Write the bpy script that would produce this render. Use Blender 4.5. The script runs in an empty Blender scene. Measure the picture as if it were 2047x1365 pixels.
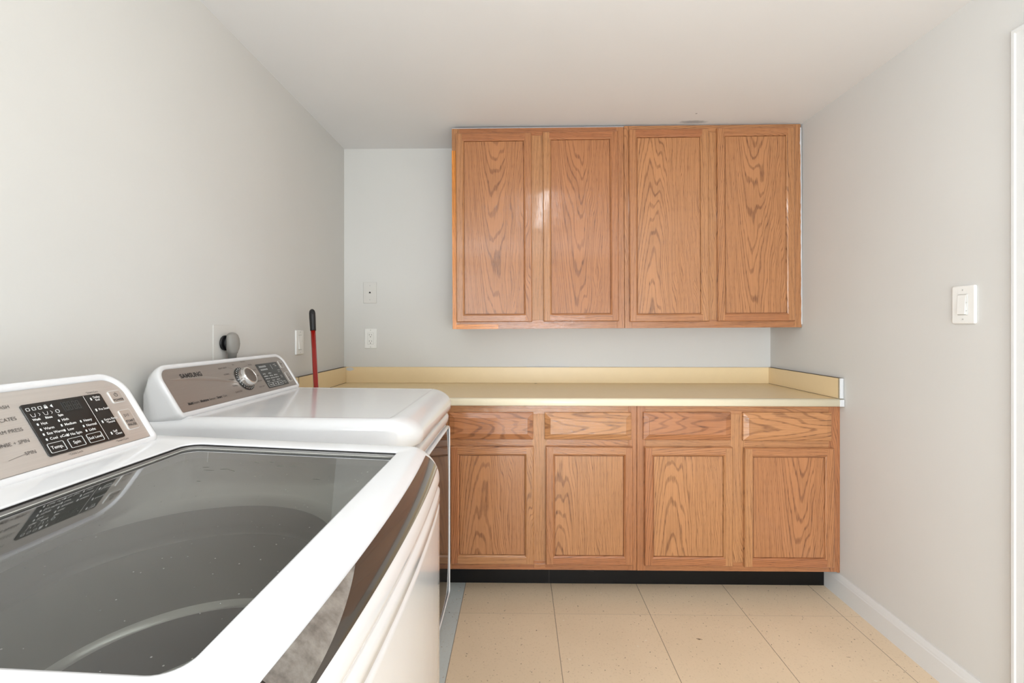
import bpy, bmesh, math, random
from mathutils import Vector, Matrix
random.seed(7)
scn = bpy.context.scene
COL = scn.collection
PI = math.pi

# ------------------------------------------------------------------ camera, world, exposure
cam_d = bpy.data.cameras.new('camera')
cam = bpy.data.objects.new('camera', cam_d); COL.objects.link(cam)
cam.location = (0, 0, 1.22)
cam.rotation_euler = (math.radians(90), 0, math.radians(0.84))
cam_d.sensor_fit = 'HORIZONTAL'; cam_d.sensor_width = 36.0
cam_d.lens = 36.0 * 950.0 / 2047.0
cam_d.shift_y = -25.5 / 2047.0
cam_d.clip_start = 0.02
scn.camera = cam

world = bpy.data.worlds.new('world'); scn.world = world
world.use_nodes = True
world.node_tree.nodes['Background'].inputs[0].default_value = (0.9, 0.95, 1.0, 1)
world.node_tree.nodes['Background'].inputs[1].default_value = 0.3

vs = scn.view_settings
vs.view_transform = 'Standard'; vs.look = 'None'; vs.gamma = 1.0
vs.use_curve_mapping = False
vs.exposure = -0.50
LAMP_NEAR = 31.0      # emission of the diffuser above the camera
FILL_LEFT = 135.0      # watts of fill through the added window behind the camera on the left
FILL_LOW = 132.0      # watts of fill through the added low window in the front wall

# ------------------------------------------------------------------ material helpers
def new_mat(name):
    m = bpy.data.materials.new(name); m.use_nodes = True
    nt = m.node_tree; nt.nodes.clear()
    out = nt.nodes.new('ShaderNodeOutputMaterial')
    b = nt.nodes.new('ShaderNodeBsdfPrincipled')
    nt.links.new(b.outputs[0], out.inputs[0])
    return m, nt, b, out

def srgb(r, g, b):
    f = lambda c: (c/255/12.92) if c/255 <= 0.04045 else ((c/255+0.055)/1.055)**2.4
    return (f(r), f(g), f(b), 1)

class N:
    """tiny node-graph helper"""
    def __init__(s, nt): s.nt = nt
    def node(s, t, **kw):
        n = s.nt.nodes.new(t)
        for k, v in kw.items(): setattr(n, k, v)
        return n
    def set(s, sock, v):
        if isinstance(v, bpy.types.NodeSocket): s.nt.links.new(v, sock)
        else: sock.default_value = v
    def math(s, op, a, b=0.0, c=None, clamp=False):
        n = s.node('ShaderNodeMath', operation=op, use_clamp=clamp)
        s.set(n.inputs[0], a); s.set(n.inputs[1], b)
        if c is not None: s.set(n.inputs[2], c)
        return n.outputs[0]
    def mix(s, f, a, b):
        n = s.node('ShaderNodeMix', data_type='RGBA')
        s.set(n.inputs[0], f); s.set(n.inputs[6], a); s.set(n.inputs[7], b)
        return n.outputs[2]
    def smooth(s, v, a, b, lo=0.0, hi=1.0):
        n = s.node('ShaderNodeMapRange', interpolation_type='SMOOTHSTEP')
        s.set(n.inputs[0], v); n.inputs[1].default_value = a; n.inputs[2].default_value = b
        n.inputs[3].default_value = lo; n.inputs[4].default_value = hi
        return n.outputs[0]
    def comb(s, x, y, z):
        n = s.node('ShaderNodeCombineXYZ')
        s.set(n.inputs[0], x); s.set(n.inputs[1], y); s.set(n.inputs[2], z)
        return n.outputs[0]
    def sep(s, v):
        n = s.node('ShaderNodeSeparateXYZ'); s.set(n.inputs[0], v); return n.outputs
    def noise(s, vec, scale, detail=2.0, rough=0.5, out=0):
        n = s.node('ShaderNodeTexNoise')
        s.set(n.inputs['Vector'], vec); n.inputs['Scale'].default_value = scale
        n.inputs['Detail'].default_value = detail; n.inputs['Roughness'].default_value = rough
        return n.outputs[out]
    def bump(s, h, strength, dist=0.001):
        n = s.node('ShaderNodeBump'); s.set(n.inputs['Height'], h)
        n.inputs['Strength'].default_value = strength; n.inputs['Distance'].default_value = dist
        return n.outputs[0]

def plain(name, col, rough=0.5, metal=0.0, coat=0.0, spec=0.5):
    m, nt, b, o = new_mat(name)
    g = N(nt)
    tc = g.node('ShaderNodeTexCoord').outputs['Object']
    f = g.noise(tc, 30.0, 2.0)
    r = g.math('MULTIPLY_ADD', f, 0.06, rough - 0.03)
    g.set(b.inputs['Roughness'], r)
    c2 = tuple(min(1, c*0.97) for c in col[:3]) + (1,)
    g.set(b.inputs['Base Color'], g.mix(f, col, c2))
    b.inputs['Metallic'].default_value = metal
    b.inputs['Coat Weight'].default_value = coat
    b.inputs['Coat Roughness'].default_value = 0.05
    b.inputs['Specular IOR Level'].default_value = spec
    return m

def paint_mat(name, col, amt=0.03, rough=0.6):
    m, nt, b, o = new_mat(name); g = N(nt)
    tc = g.node('ShaderNodeTexCoord').outputs['Object']
    n1 = g.noise(tc, 2.2, 4.0); n2 = g.noise(tc, 260.0, 2.0)
    f = g.smooth(n1, 0.3, 0.7)
    lo = tuple(c*(1-amt) for c in col[:3]) + (1,)
    g.set(b.inputs['Base Color'], g.mix(f, lo, col))
    b.inputs['Roughness'].default_value = rough
    b.inputs['Specular IOR Level'].default_value = 0.3
    g.set(b.inputs['Normal'], g.bump(n2, 0.12, 0.0008))
    return m

def ceiling_mat():
    m = paint_mat('flat_ceiling_paint', srgb(233, 232, 231), 0.015, 0.8)
    nt = m.node_tree; g = N(nt); b = nt.nodes['Principled BSDF']
    src = b.inputs['Base Color'].links[0].from_socket
    pos = g.node('ShaderNodeTexCoord').outputs['Object']
    x, y, z = g.sep(pos)
    n = g.noise(pos, 60.0, 3.0)
    def blot(cx, cy, rx, ry):
        dx = g.math('DIVIDE', g.math('SUBTRACT', x, cx), rx); dy = g.math('DIVIDE', g.math('SUBTRACT', y, cy), ry)
        r = g.math('ADD', g.math('MULTIPLY', dx, dx), g.math('MULTIPLY', dy, dy))
        return g.smooth(g.math('ADD', r, g.math('MULTIPLY', g.math('SUBTRACT', n, .5), .8)), 0.1, 1.0, 1.0, 0.0)
    c = g.mix(g.math('MULTIPLY', blot(.885, 2.425, .085, .022), 0.5), src, srgb(110, 112, 116))
    c = g.mix(g.math('MULTIPLY', blot(.865, 2.33, .006, .006), 0.7), c, srgb(110, 108, 100))
    g.set(b.inputs['Base Color'], c)
    return m

def oak_mat(name, light, dark, warm):
    m, nt, b, o = new_mat(name); g = N(nt)
    uv = g.node('ShaderNodeUVMap').outputs[0]
    tone = g.node('ShaderNodeAttribute', attribute_name='tone').outputs['Fac']
    u, v, _ = g.sep(uv)
    # slow wandering of the growth rings
    p1 = g.comb(g.math('MULTIPLY', u, 9.0), g.math('MULTIPLY', v, 1.6), 0.0)
    w1 = g.math('SUBTRACT', g.noise(p1, 1.0, 2.0), 0.5)
    p2 = g.comb(g.math('MULTIPLY', u, 60.0), g.math('MULTIPLY', v, 7.0), 3.0)
    w2 = g.math('SUBTRACT', g.noise(p2, 1.0, 3.0), 0.5)
    # whole metres of u / v tell one board from the next; the fraction is the place on the board
    uf = g.math('SUBTRACT', g.math('SUBTRACT', u, g.math('FLOOR', u)), 0.5)
    uu = g.math('ADD', uf, g.math('MULTIPLY', w1, 0.07))
    arch = g.math('MULTIPLY', g.math('MULTIPLY', uu, uu), 10.0)
    val = g.math('ADD', g.math('ADD', arch, g.math('MULTIPLY', v, 0.15)),
                 g.math('ADD', g.math('MULTIPLY', w2, 0.009), g.math('MULTIPLY', w1, 0.12)))
    ang = g.math('ABSOLUTE', uf)
    s = g.math('SINE', g.math('MULTIPLY', val, 2*PI*58.0))
    lines = g.smooth(s, 0.35, 1.0)
    s2 = g.math('SINE', g.math('MULTIPLY', val, 2*PI*17.3))
    broad = g.smooth(s2, -0.6, 1.0)
    # pores: short dark streaks along the grain
    pv = g.comb(g.math('MULTIPLY', u, 620.0), g.math('MULTIPLY', v, 24.0), 1.0)
    pores = g.smooth(g.noise(pv, 1.0, 1.0), 0.54, 0.72)
    fv = g.comb(g.math('MULTIPLY', u, 260.0), g.math('MULTIPLY', v, 5.0), 5.0)
    fine = g.noise(fv, 1.0, 2.0)
    c = g.mix(g.math('MINIMUM', tone, 1.0), light, warm)
    c = g.mix(g.smooth(tone, 1.3, 1.7), c, srgb(222, 138, 50))
    d = g.math('ADD', g.math('MULTIPLY', lines, 0.36), g.math('MULTIPLY', broad, 0.14))
    d = g.math('ADD', d, g.math('MULTIPLY', g.math('MULTIPLY', pores, g.math('ADD', lines, 0.4)), 0.42))
    d = g.math('ADD', d, g.math('MULTIPLY', g.math('SUBTRACT', fine, 0.5), 0.95), clamp=True)
    g.set(b.inputs['Base Color'], g.mix(d, c, dark))
    b.inputs['Roughness'].default_value = 0.42
    g.set(b.inputs['Roughness'], g.math('MULTIPLY_ADD', pores, 0.15, 0.36))
    b.inputs['Specular IOR Level'].default_value = 0.2
    b.inputs['Coat Weight'].default_value = 1.0
    b.inputs['Coat Roughness'].default_value = 0.09
    h = g.math('SUBTRACT', 1.0, g.math('ADD', g.math('MULTIPLY', pores, 0.7), g.math('MULTIPLY', lines, 0.3)))
    nb = g.bump(h, 0.22, 0.0006)
    g.set(b.inputs['Normal'], nb); g.set(b.inputs['Coat Normal'], nb)
    return m

def floor_mat():
    m, nt, b, o = new_mat('vinyl_floor_tiles'); g = N(nt)
    pos = g.node('ShaderNodeTexCoord').outputs['Object']
    x, y, z = g.sep(pos)
    T = 0.4035
    tx = g.math('DIVIDE', g.math('SUBTRACT', x, -0.2525), T)
    ty = g.math('DIVIDE', g.math('SUBTRACT', y, 2.0165), T)
    fx = g.math('SUBTRACT', tx, g.math('FLOOR', tx)); fy = g.math('SUBTRACT', ty, g.math('FLOOR', ty))
    ex = g.math('MINIMUM', fx, g.math('SUBTRACT', 1.0, fx)); ey = g.math('MINIMUM', fy, g.math('SUBTRACT', 1.0, fy))
    sx = g.smooth(ex, 0.0016, 0.0042, 1.0, 0.0)
    sy = g.smooth(ey, 0.0008, 0.0034, 0.45, 0.0)
    seam = g.math('MAXIMUM', sx, sy)
    cell = g.comb(g.math('FLOOR', tx), g.math('FLOOR', ty), 0.0)
    wn = g.node('ShaderNodeTexWhiteNoise', noise_dimensions='3D'); g.set(wn.inputs['Vector'], cell)
    beige = g.mix(wn.outputs['Value'], srgb(233, 211, 181), srgb(227, 204, 173))
    grey = srgb(204, 209, 206)
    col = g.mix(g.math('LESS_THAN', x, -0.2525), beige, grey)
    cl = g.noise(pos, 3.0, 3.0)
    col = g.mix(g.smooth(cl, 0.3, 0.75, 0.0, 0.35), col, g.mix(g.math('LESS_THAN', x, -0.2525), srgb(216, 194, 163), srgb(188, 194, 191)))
    mott = g.noise(pos, 140.0, 3.0)
    col = g.mix(g.smooth(mott, 0.55, 0.8, 0.0, 0.35), col, srgb(176, 152, 124))
    # specks: sparse dark and pale chips
    def specks(scale, thr, keep, c, col, seed, stretch=1.0):
        vo = g.node('ShaderNodeTexVoronoi'); vo.inputs['Scale'].default_value = scale
        wob = g.noise(pos, 90.0, 2.0, out=1)
        vm = g.node('ShaderNodeVectorMath', operation='MULTIPLY_ADD')
        g.set(vm.inputs[0], wob); vm.inputs[1].default_value = (0.012, 0.012, 0)
        g.set(vm.inputs[2], g.comb(g.math('MULTIPLY', x, stretch), g.math('ADD', y, seed), 0.0))
        g.set(vo.inputs['Vector'], vm.outputs[0])
        near = g.math('LESS_THAN', vo.outputs['Distance'], thr)
        pick = g.math('GREATER_THAN', g.sep(vo.outputs['Color'])[0], keep)
        return g.mix(g.math('MULTIPLY', g.math('MULTIPLY', near, pick), 0.85), col, c)
    col = specks(60, 0.12, 0.55, srgb(158, 132, 106), col, 0.0)
    col = specks(38, 0.085, 0.76, srgb(84, 68, 54), col, 7.3)
    col = specks(26, 0.11, 0.90, srgb(236, 222, 200), col, 3.1)
    col = specks(9, 0.042, 0.35, srgb(112, 88, 60), col, 5.7, 0.45)
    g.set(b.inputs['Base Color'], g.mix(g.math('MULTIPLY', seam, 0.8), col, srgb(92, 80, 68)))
    g.set(b.inputs['Roughness'], g.math('MULTIPLY_ADD', mott, 0.2, 0.36))
    b.inputs['Specular IOR Level'].default_value = 0.4
    g.set(b.inputs['Normal'], g.bump(g.math('SUBTRACT', 1.0, seam), 0.4, 0.0006))
    return m

def brushed_mat(name, col, col2, rough=0.32):
    m, nt, b, o = new_mat(name); g = N(nt)
    pos = g.node('ShaderNodeTexCoord').outputs['Object']
    x, y, z = g.sep(pos)
    st = g.noise(g.comb(g.math('MULTIPLY', x, 900.0), g.math('MULTIPLY', y, 6.0), g.math('MULTIPLY', z, 900.0)), 1.0, 2.0)
    g.set(b.inputs['Base Color'], g.mix(st, col, col2))
    b.inputs['Metallic'].default_value = 0.55
    g.set(b.inputs['Roughness'], g.math('MULTIPLY_ADD', st, 0.12, rough - 0.06))
    return m

def glass_mat(name, tint, dust=0.06):
    """tinted pane: part clear, part mirror by angle, with a thin film of dust and smudges"""
    m, nt, b, o = new_mat(name); nt.nodes.remove(b); g = N(nt)
    pos = g.node('ShaderNodeTexCoord').outputs['Object']
    tr = g.node('ShaderNodeBsdfTransparent'); tr.inputs[0].default_value = tint
    gl = g.node('ShaderNodeBsdfGlossy'); gl.inputs['Roughness'].default_value = 0.03
    gl.inputs[0].default_value = (0.97, 0.97, 0.97, 1)
    fr = g.node('ShaderNodeFresnel'); fr.inputs[0].default_value = 1.62
    f2 = g.math('MULTIPLY', fr.outputs[0], 1.45, clamp=True)
    m1 = g.node('ShaderNodeMixShader'); g.set(m1.inputs[0], f2)
    nt.links.new(tr.outputs[0], m1.inputs[1]); nt.links.new(gl.outputs[0], m1.inputs[2])
    df = g.node('ShaderNodeBsdfDiffuse'); df.inputs[0].default_value = (0.55, 0.54, 0.5, 1)
    vo = g.node('ShaderNodeTexVoronoi'); vo.inputs['Scale'].default_value = 130.0
    g.set(vo.inputs['Vector'], pos)
    dot = g.math('MULTIPLY', g.math('LESS_THAN', vo.outputs['Distance'], 0.10), g.math('GREATER_THAN', g.sep(vo.outputs['Color'])[0], 0.75))
    n1 = g.noise(pos, 9.0, 4.0)
    fac = g.math('ADD', g.math('MULTIPLY', dot, 0.3), g.smooth(n1, 0.35, 0.8, dust*0.3, dust), clamp=True)
    m2 = g.node('ShaderNodeMixShader'); g.set(m2.inputs[0], fac)
    nt.links.new(m1.outputs[0], m2.inputs[1]); nt.links.new(df.outputs[0], m2.inputs[2])
    nt.links.new(m2.outputs[0], o.inputs[0])
    return m

def emit_mat(name, col, strength):
    m, nt, b, o = new_mat(name); nt.nodes.remove(b); g = N(nt)
    e = g.node('ShaderNodeEmission'); e.inputs[0].default_value = col; e.inputs[1].default_value = strength
    nt.links.new(e.outputs[0], o.inputs[0]); return m

M = {}
M['wall'] = paint_mat('warm_grey_wall_paint', srgb(216, 214, 209), 0.025)
M['ceiling'] = ceiling_mat()
M['trim'] = paint_mat('white_trim_paint', srgb(222, 221, 218), 0.01, 0.35)
M['floor'] = floor_mat()
M['oak'] = oak_mat('honey_oak', srgb(190, 136, 89), srgb(86, 48, 27), srgb(171, 107, 67))
M['kick'] = plain('black_vinyl', srgb(12, 10, 9), 0.4, 0, 0, 0.3)
M['laminate'] = plain('cream_laminate', srgb(236, 212, 168), 0.38)
M['laminate_edge'] = plain('pale_laminate_edge', srgb(236, 224, 196), 0.32)
M['caulk'] = plain('white_caulk', srgb(208, 209, 210), 0.5)
M['seam'] = plain('dark_seam', srgb(80, 64, 45), 0.7)
M['white'] = plain('white_enamel', srgb(235, 235, 236), 0.16, 0.0, 0.5)
M['white_soft'] = plain('white_plastic', srgb(238, 237, 232), 0.35)
M['plate_wall'] = plain('painted_over_plate', srgb(216, 213, 207), 0.5, 0, 0, 0.3)
M['panel'] = brushed_mat('brushed_champagne_metal', srgb(222, 217, 211), srgb(204, 199, 193))
M['panel_dark'] = brushed_mat('brushed_taupe_metal', srgb(172, 164, 157), srgb(164, 156, 149))
M['black'] = plain('black_gloss', srgb(34, 34, 33), 0.16, 0, 0.3)
M['dark_grey'] = plain('dark_grey_plastic', srgb(66, 63, 60), 0.3)
M['ink'] = plain('grey_print', srgb(96, 90, 86), 0.5)
M['ink_dark'] = plain('dark_print', srgb(52, 50, 50), 0.45)
M['print'] = plain('white_print', srgb(232, 232, 230), 0.5)
M['lcd'] = plain('unlit_digit', srgb(74, 76, 74), 0.4)
M['lcd_bg'] = plain('display_window', srgb(44, 45, 44), 0.2)
M['chrome'] = plain('chrome', srgb(225, 224, 222), 0.08, 1.0)
M['knob_face'] = brushed_mat('brushed_knob_face', srgb(132, 122, 114), srgb(112, 103, 96))
M['streak'] = plain('dried_streak', srgb(112, 112, 103), 0.6)
M['silver'] = plain('silver_button', srgb(205, 198, 190), 0.3, 0.5)
M['glass'] = glass_mat('tinted_lid_glass', (0.60, 0.61, 0.585, 1), 0.03)
M['smoke'] = plain('smoked_brown_acrylic', srgb(70, 63, 57), 0.12, 0.2, 0.8)
def reflection_mat():  # mottled grey colour standing in for a reflection on the handle strip
    m, nt, b, o = new_mat('painted_grey_reflection'); g = N(nt)
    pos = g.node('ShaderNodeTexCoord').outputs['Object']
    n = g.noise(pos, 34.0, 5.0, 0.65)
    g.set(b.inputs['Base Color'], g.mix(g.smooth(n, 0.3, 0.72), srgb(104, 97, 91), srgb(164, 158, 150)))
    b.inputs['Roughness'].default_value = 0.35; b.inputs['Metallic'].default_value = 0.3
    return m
M['strip_reflection'] = reflection_mat()
M['door_glass'] = plain('smoked_door_glass', srgb(48, 46, 45), 0.06, 0.0, 0.0, 0.5)
M['door_glass'].node_tree.nodes['Principled BSDF'].inputs['IOR'].default_value = 1.2
M['deck'] = plain('pale_grey_deck', srgb(214, 215, 208), 0.35)
M['tub_grey'] = plain('grey_tub_plastic', srgb(128, 124, 118), 0.35)
M['tub_ring'] = plain('dark_balance_ring', srgb(72, 68, 63), 0.3)
M['rim_light'] = plain('pale_basket_rim', srgb(214, 214, 208), 0.25, 0.3)
M['drum'] = plain('steel_drum', srgb(84, 90, 86), 0.4, 0.4)
M['gasket'] = plain('grey_gasket', srgb(120, 117, 114), 0.4)
M['rubber'] = plain('black_rubber', srgb(24, 24, 25), 0.45)
M['cord'] = plain('grey_cord_vinyl', srgb(142, 138, 132), 0.4)
M['red'] = plain('red_lacquer', srgb(158, 26, 16), 0.25, 0, 0.4)
M['screw'] = plain('painted_screw', srgb(196, 195, 190), 0.4)
M['dark'] = plain('dark_hole', srgb(38, 34, 32), 0.7)
M['lamp_near'] = emit_mat('lit_diffuser', (.90, .955, 1.0, 1), LAMP_NEAR)

# ------------------------------------------------------------------ mesh helpers
class MB:
    def __init__(s): s.v = []; s.f = []; s.uv = []; s.tone = []; s.sm = []; s.mi = []
    def face(s, pts, uv=None, tone=0.5, smooth=False, mi=0):
        i = len(s.v); s.v += [tuple(p) for p in pts]
        s.f.append(list(range(i, i+len(pts))))
        s.uv.append(uv or [(0, 0)]*len(pts)); s.tone.append(tone); s.sm.append(smooth); s.mi.append(mi)
    def grid(s, rings, closed=True, tone=0.5, smooth=True, mi=0, cap0=False, cap1=False):
        """rings: list of equal-length vertex loops"""
        base = len(s.v); n = len(rings[0])
        for r in rings: s.v += [tuple(p) for p in r]
        for k in range(len(rings)-1):
            for j in range(n if closed else n-1):
                a = base+k*n+j; b_ = base+k*n+(j+1) % n
                s.f.append([a, b_, b_+n, a+n]); s.uv.append([(0, 0)]*4); s.tone.append(tone); s.sm.append(smooth); s.mi.append(mi)
        for c, k in ((cap0, 0), (cap1, len(rings)-1)):
            if c:
                s.f.append([base+k*n+j for j in range(n)]); s.uv.append([(0, 0)]*n); s.tone.append(tone); s.sm.append(False); s.mi.append(mi)
    def box(s, x0, x1, y0, y1, z0, z1, bev=0.0, uvf=None, tone=0.5, mi=0, seg=2):
        bm = bmesh.new()
        bmesh.ops.create_cube(bm, size=1)
        for v in bm.verts:
            v.co = Vector(((x0+x1)/2+v.co.x*(x1-x0), (y0+y1)/2+v.co.y*(y1-y0), (z0+z1)/2+v.co.z*(z1-z0)))
        if bev > 0:
            bmesh.ops.bevel(bm, geom=list(bm.edges), offset=bev, segments=seg, affect='EDGES', profile=0.5)
        base = len(s.v); bm.verts.index_update()
        s.v += [tuple(v.co) for v in bm.verts]
        for f in bm.faces:
            s.f.append([base+v.index for v in f.verts])
            s.uv.append([uvf(v.co, f.normal) if uvf else (0, 0) for v in f.verts])
            s.tone.append(tone); s.sm.append(False); s.mi.append(mi)
        bm.free()
    def add_mesh(s, me, mat, mi=0):
        base = len(s.v); s.v += [tuple(mat @ v.co) for v in me.vertices]
        for p in me.polygons:
            s.f.append([base+i for i in p.vertices]); s.uv.append([(0, 0)]*len(p.vertices)); s.tone.append(.5); s.sm.append(False); s.mi.append(mi)
    def build(s, name, mats, parent=None, recalc=True, weld=False, loc=None):
        me = bpy.data.meshes.new(name)
        off = Vector(loc) if loc else Vector((0, 0, 0))
        me.from_pydata([tuple(Vector(v)-off) for v in s.v], [], s.f)
        if not isinstance(mats, (list, tuple)): mats = [mats]
        for m in mats: me.materials.append(m)
        uvl = me.uv_layers.new(name='UVMap')
        k = 0
        for p, uv in zip(me.polygons, s.uv):
            for j in range(len(uv)): uvl.data[k+j].uv = uv[j]
            k += len(uv)
        at = me.attributes.new('tone', 'FLOAT', 'FACE')
        at.data.foreach_set('value', s.tone)
        me.polygons.foreach_set('use_smooth', s.sm)
        me.polygons.foreach_set('material_index', s.mi)
        if recalc or weld:
            bm = bmesh.new(); bm.from_mesh(me)
            if weld: bmesh.ops.remove_doubles(bm, verts=bm.verts, dist=1e-5)
            if recalc: bmesh.ops.recalc_face_normals(bm, faces=bm.faces)
            bm.to_mesh(me); bm.free()
        me.update()
        o = bpy.data.objects.new(name, me); COL.objects.link(o)
        if loc: o.location = loc
        if parent:
            o.parent = parent
            # children are built in world metres: cancel the parent's own offset
            o.location = Vector(o.location) - Vector(WORLD_LOC.get(parent.name, (0, 0, 0)))
            WORLD_LOC[o.name] = loc if loc else (0, 0, 0)
        else:
            WORLD_LOC[o.name] = loc if loc else (0, 0, 0)
        return o
WORLD_LOC = {}

def thing(name, label, cat, loc, group=None):
    o = bpy.data.objects.new(name, None); COL.objects.link(o)
    o.location = loc; o.empty_display_size = 0.05
    o['label'] = label; o['category'] = cat
    if group: o['group'] = group
    WORLD_LOC[o.name] = tuple(loc)
    return o

def structure(o, label=None):
    o['kind'] = 'structure'
    if label: o['label'] = label
    return o

def tube(mb, pts, r, n=14, caps=True, mi=0, rr=None):
    """round bar through pts; rr = radius per point"""
    rings = []
    pts = [Vector(p) for p in pts]
    up = Vector((0, 0, 1))
    for i, p in enumerate(pts):
        a = pts[max(0, i-1)]; b_ = pts[min(len(pts)-1, i+1)]
        t = (b_-a).normalized()
        ref = Vector((1, 0, 0)) if abs(t.z) > 0.8 else up
        u = t.cross(ref).normalized(); w = t.cross(u).normalized()
        rad = rr[i] if rr else r
        rings.append([p+u*rad*math.cos(2*PI*k/n)+w*rad*math.sin(2*PI*k/n) for k in range(n)])
    mb.grid(rings, cap0=caps, cap1=caps, mi=mi)

def rrect(a0, a1, b0, b1, R, nc=8, ns=10):
    """rounded rectangle outline; R = one radius or four (a1b1, a0b1, a0b0, a1b0).
       returns (a, b, na, nb) with a fixed point count"""
    if not isinstance(R, (list, tuple)): R = [R]*4
    out = []
    cs = [(a1, b1, 1, 1, 0), (a0, b1, -1, 1, PI/2), (a0, b0, -1, -1, PI), (a1, b0, 1, -1, 1.5*PI)]
    arcs = []
    for (ca, cb, sa, sb, th), r in zip(cs, R):
        ca -= sa*r; cb -= sb*r
        arcs.append([(ca+r*math.cos(th+PI/2*k/nc), cb+r*math.sin(th+PI/2*k/nc), math.cos(th+PI/2*k/nc), math.sin(th+PI/2*k/nc)) for k in range(nc+1)])
    for i in range(4):
        out += arcs[i]
        p = arcs[i][-1]; q = arcs[(i+1) % 4][0]
        for k in range(1, ns):
            t = k/ns
            out.append((p[0]+(q[0]-p[0])*t, p[1]+(q[1]-p[1])*t, p[2], p[3]))
    return out

def text_into(mb, txt, size, place, align='LEFT', bold=0.0, mi=0, sx=1.0):
    cu = bpy.data.curves.new('t', 'FONT'); cu.body = txt; cu.size = size
    cu.align_x = align; cu.align_y = 'CENTER'; cu.offset = bold; cu.resolution_u = 3
    ob = bpy.data.objects.new('t', cu); COL.objects.link(ob)
    dg = bpy.context.evaluated_depsgraph_get(); dg.update()
    me = bpy.data.meshes.new_from_object(ob.evaluated_get(dg))
    mb.add_mesh(me, place @ Matrix.Diagonal((sx, 1, 1, 1)), mi)
    bpy.data.objects.remove(ob); bpy.data.curves.remove(cu); bpy.data.meshes.remove(me)

# ------------------------------------------------------------------ room
XL, XR, YB, YF, ZC, ZF = -1.0205, 1.4486, 2.76, -2.3, 2.269, 0.012
def slab(name, x0, x1, y0, y1, z0, z1, mat, **k):
    mb = MB(); mb.box(x0, x1, y0, y1, z0, z1)
    return structure(mb.build(name, mat, **k))
slab('floor', XL-.1, XR+.1, YF-.1, YB+.1, ZF-.1, ZF, M['floor'])
slab('ceiling', XL-.1, XR+.1, YF-.1, YB+.1, ZC, ZC+.1, M['ceiling'])
slab('wall_back', XL, XR, YB, YB+.1, ZF, ZC, M['wall'])
WX0_, WX1_, WL0_, WL1_ = -.55, 1.2, .32, 1.20
mb = MB()
mb.box(XL, WX0_, YF-.1, YF, ZF, ZC); mb.box(WX1_, XR, YF-.1, YF, ZF, ZC)
mb.box(WX0_, WX1_, YF-.1, YF, ZF, WL0_); mb.box(WX0_, WX1_, YF-.1, YF, WL1_, ZC)
structure(mb.build('wall_front', M['wall']))
mb = MB()
for a, b_, c, d_ in ((WX0_, WX0_+.04, WL0_, WL1_), (WX1_-.04, WX1_, WL0_, WL1_), (WX0_+.04, WX1_-.04, WL0_, WL0_+.04), (WX0_+.04, WX1_-.04, WL1_-.04, WL1_)):
    mb.box(a, b_, YF-.08, YF-.03, c, d_)
structure(mb.build('added_window_2', M['trim']), 'added low white framed window in the wall behind the camera, for fill light')
ld = bpy.data.lights.new('low_window_fill', 'AREA'); ld.shape = 'RECTANGLE'; ld.size = WX1_-WX0_; ld.size_y = WL1_-WL0_  # added fill light behind an invented low window
ld.energy = FILL_LOW; ld.color = (.84, .92, 1.0)
lo = bpy.data.objects.new('low_window_fill', ld); COL.objects.link(lo)
lo.location = ((WX0_+WX1_)/2, YF-.12, (WL0_+WL1_)/2); lo.rotation_euler = (math.radians(90), 0, 0)
WY0_, WY1_, WZ0_, WZ1_ = -2.15, -.55, .80, 2.05
mb = MB()
mb.box(XL-.1, XL, YF-.1, WY0_, ZF, ZC); mb.box(XL-.1, XL, WY1_, YB+.1, ZF, ZC)
mb.box(XL-.1, XL, WY0_, WY1_, ZF, WZ0_); mb.box(XL-.1, XL, WY0_, WY1_, WZ1_, ZC)
structure(mb.build('wall_left', M['wall']))
mb = MB()
for a, b_, c, d_ in ((WY0_, WY0_+.04, WZ0_, WZ1_), (WY1_-.04, WY1_, WZ0_, WZ1_), ((WY0_+WY1_)/2-.02, (WY0_+WY1_)/2+.02, WZ0_+.04, WZ1_-.04), (WY0_+.04, WY1_-.04, WZ0_, WZ0_+.04), (WY0_+.04, WY1_-.04, WZ1_-.04, WZ1_)):
    mb.box(XL-.08, XL-.03, a, b_, c, d_)
structure(mb.build('added_window_1', M['trim']), 'added white framed window behind the camera, for fill light')
ld = bpy.data.lights.new('window_fill', 'AREA'); ld.shape = 'RECTANGLE'; ld.size = WZ1_-WZ0_; ld.size_y = WY1_-WY0_  # fill light for the room, window and lamp both made up
ld.energy = FILL_LEFT; ld.color = (.84, .92, 1.0)
lo = bpy.data.objects.new('window_fill', ld); COL.objects.link(lo)
lo.location = (XL-.12, (WY0_+WY1_)/2, (WZ0_+WZ1_)/2); lo.rotation_euler = (0, math.radians(-90), 0)
# right wall with the doorway whose casing shows at the frame's edge
DY1, DY0, DZ = 1.340, 0.52, 2.020
mb = MB()
mb.box(XR, XR+.1, DY1, YB+.1, ZF, ZC)
mb.box(XR, XR+.1, YF-.1, DY0, ZF, ZC)
mb.box(XR, XR+.1, DY0, DY1, DZ, ZC)
structure(mb.build('wall_right', M['wall']))
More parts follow.
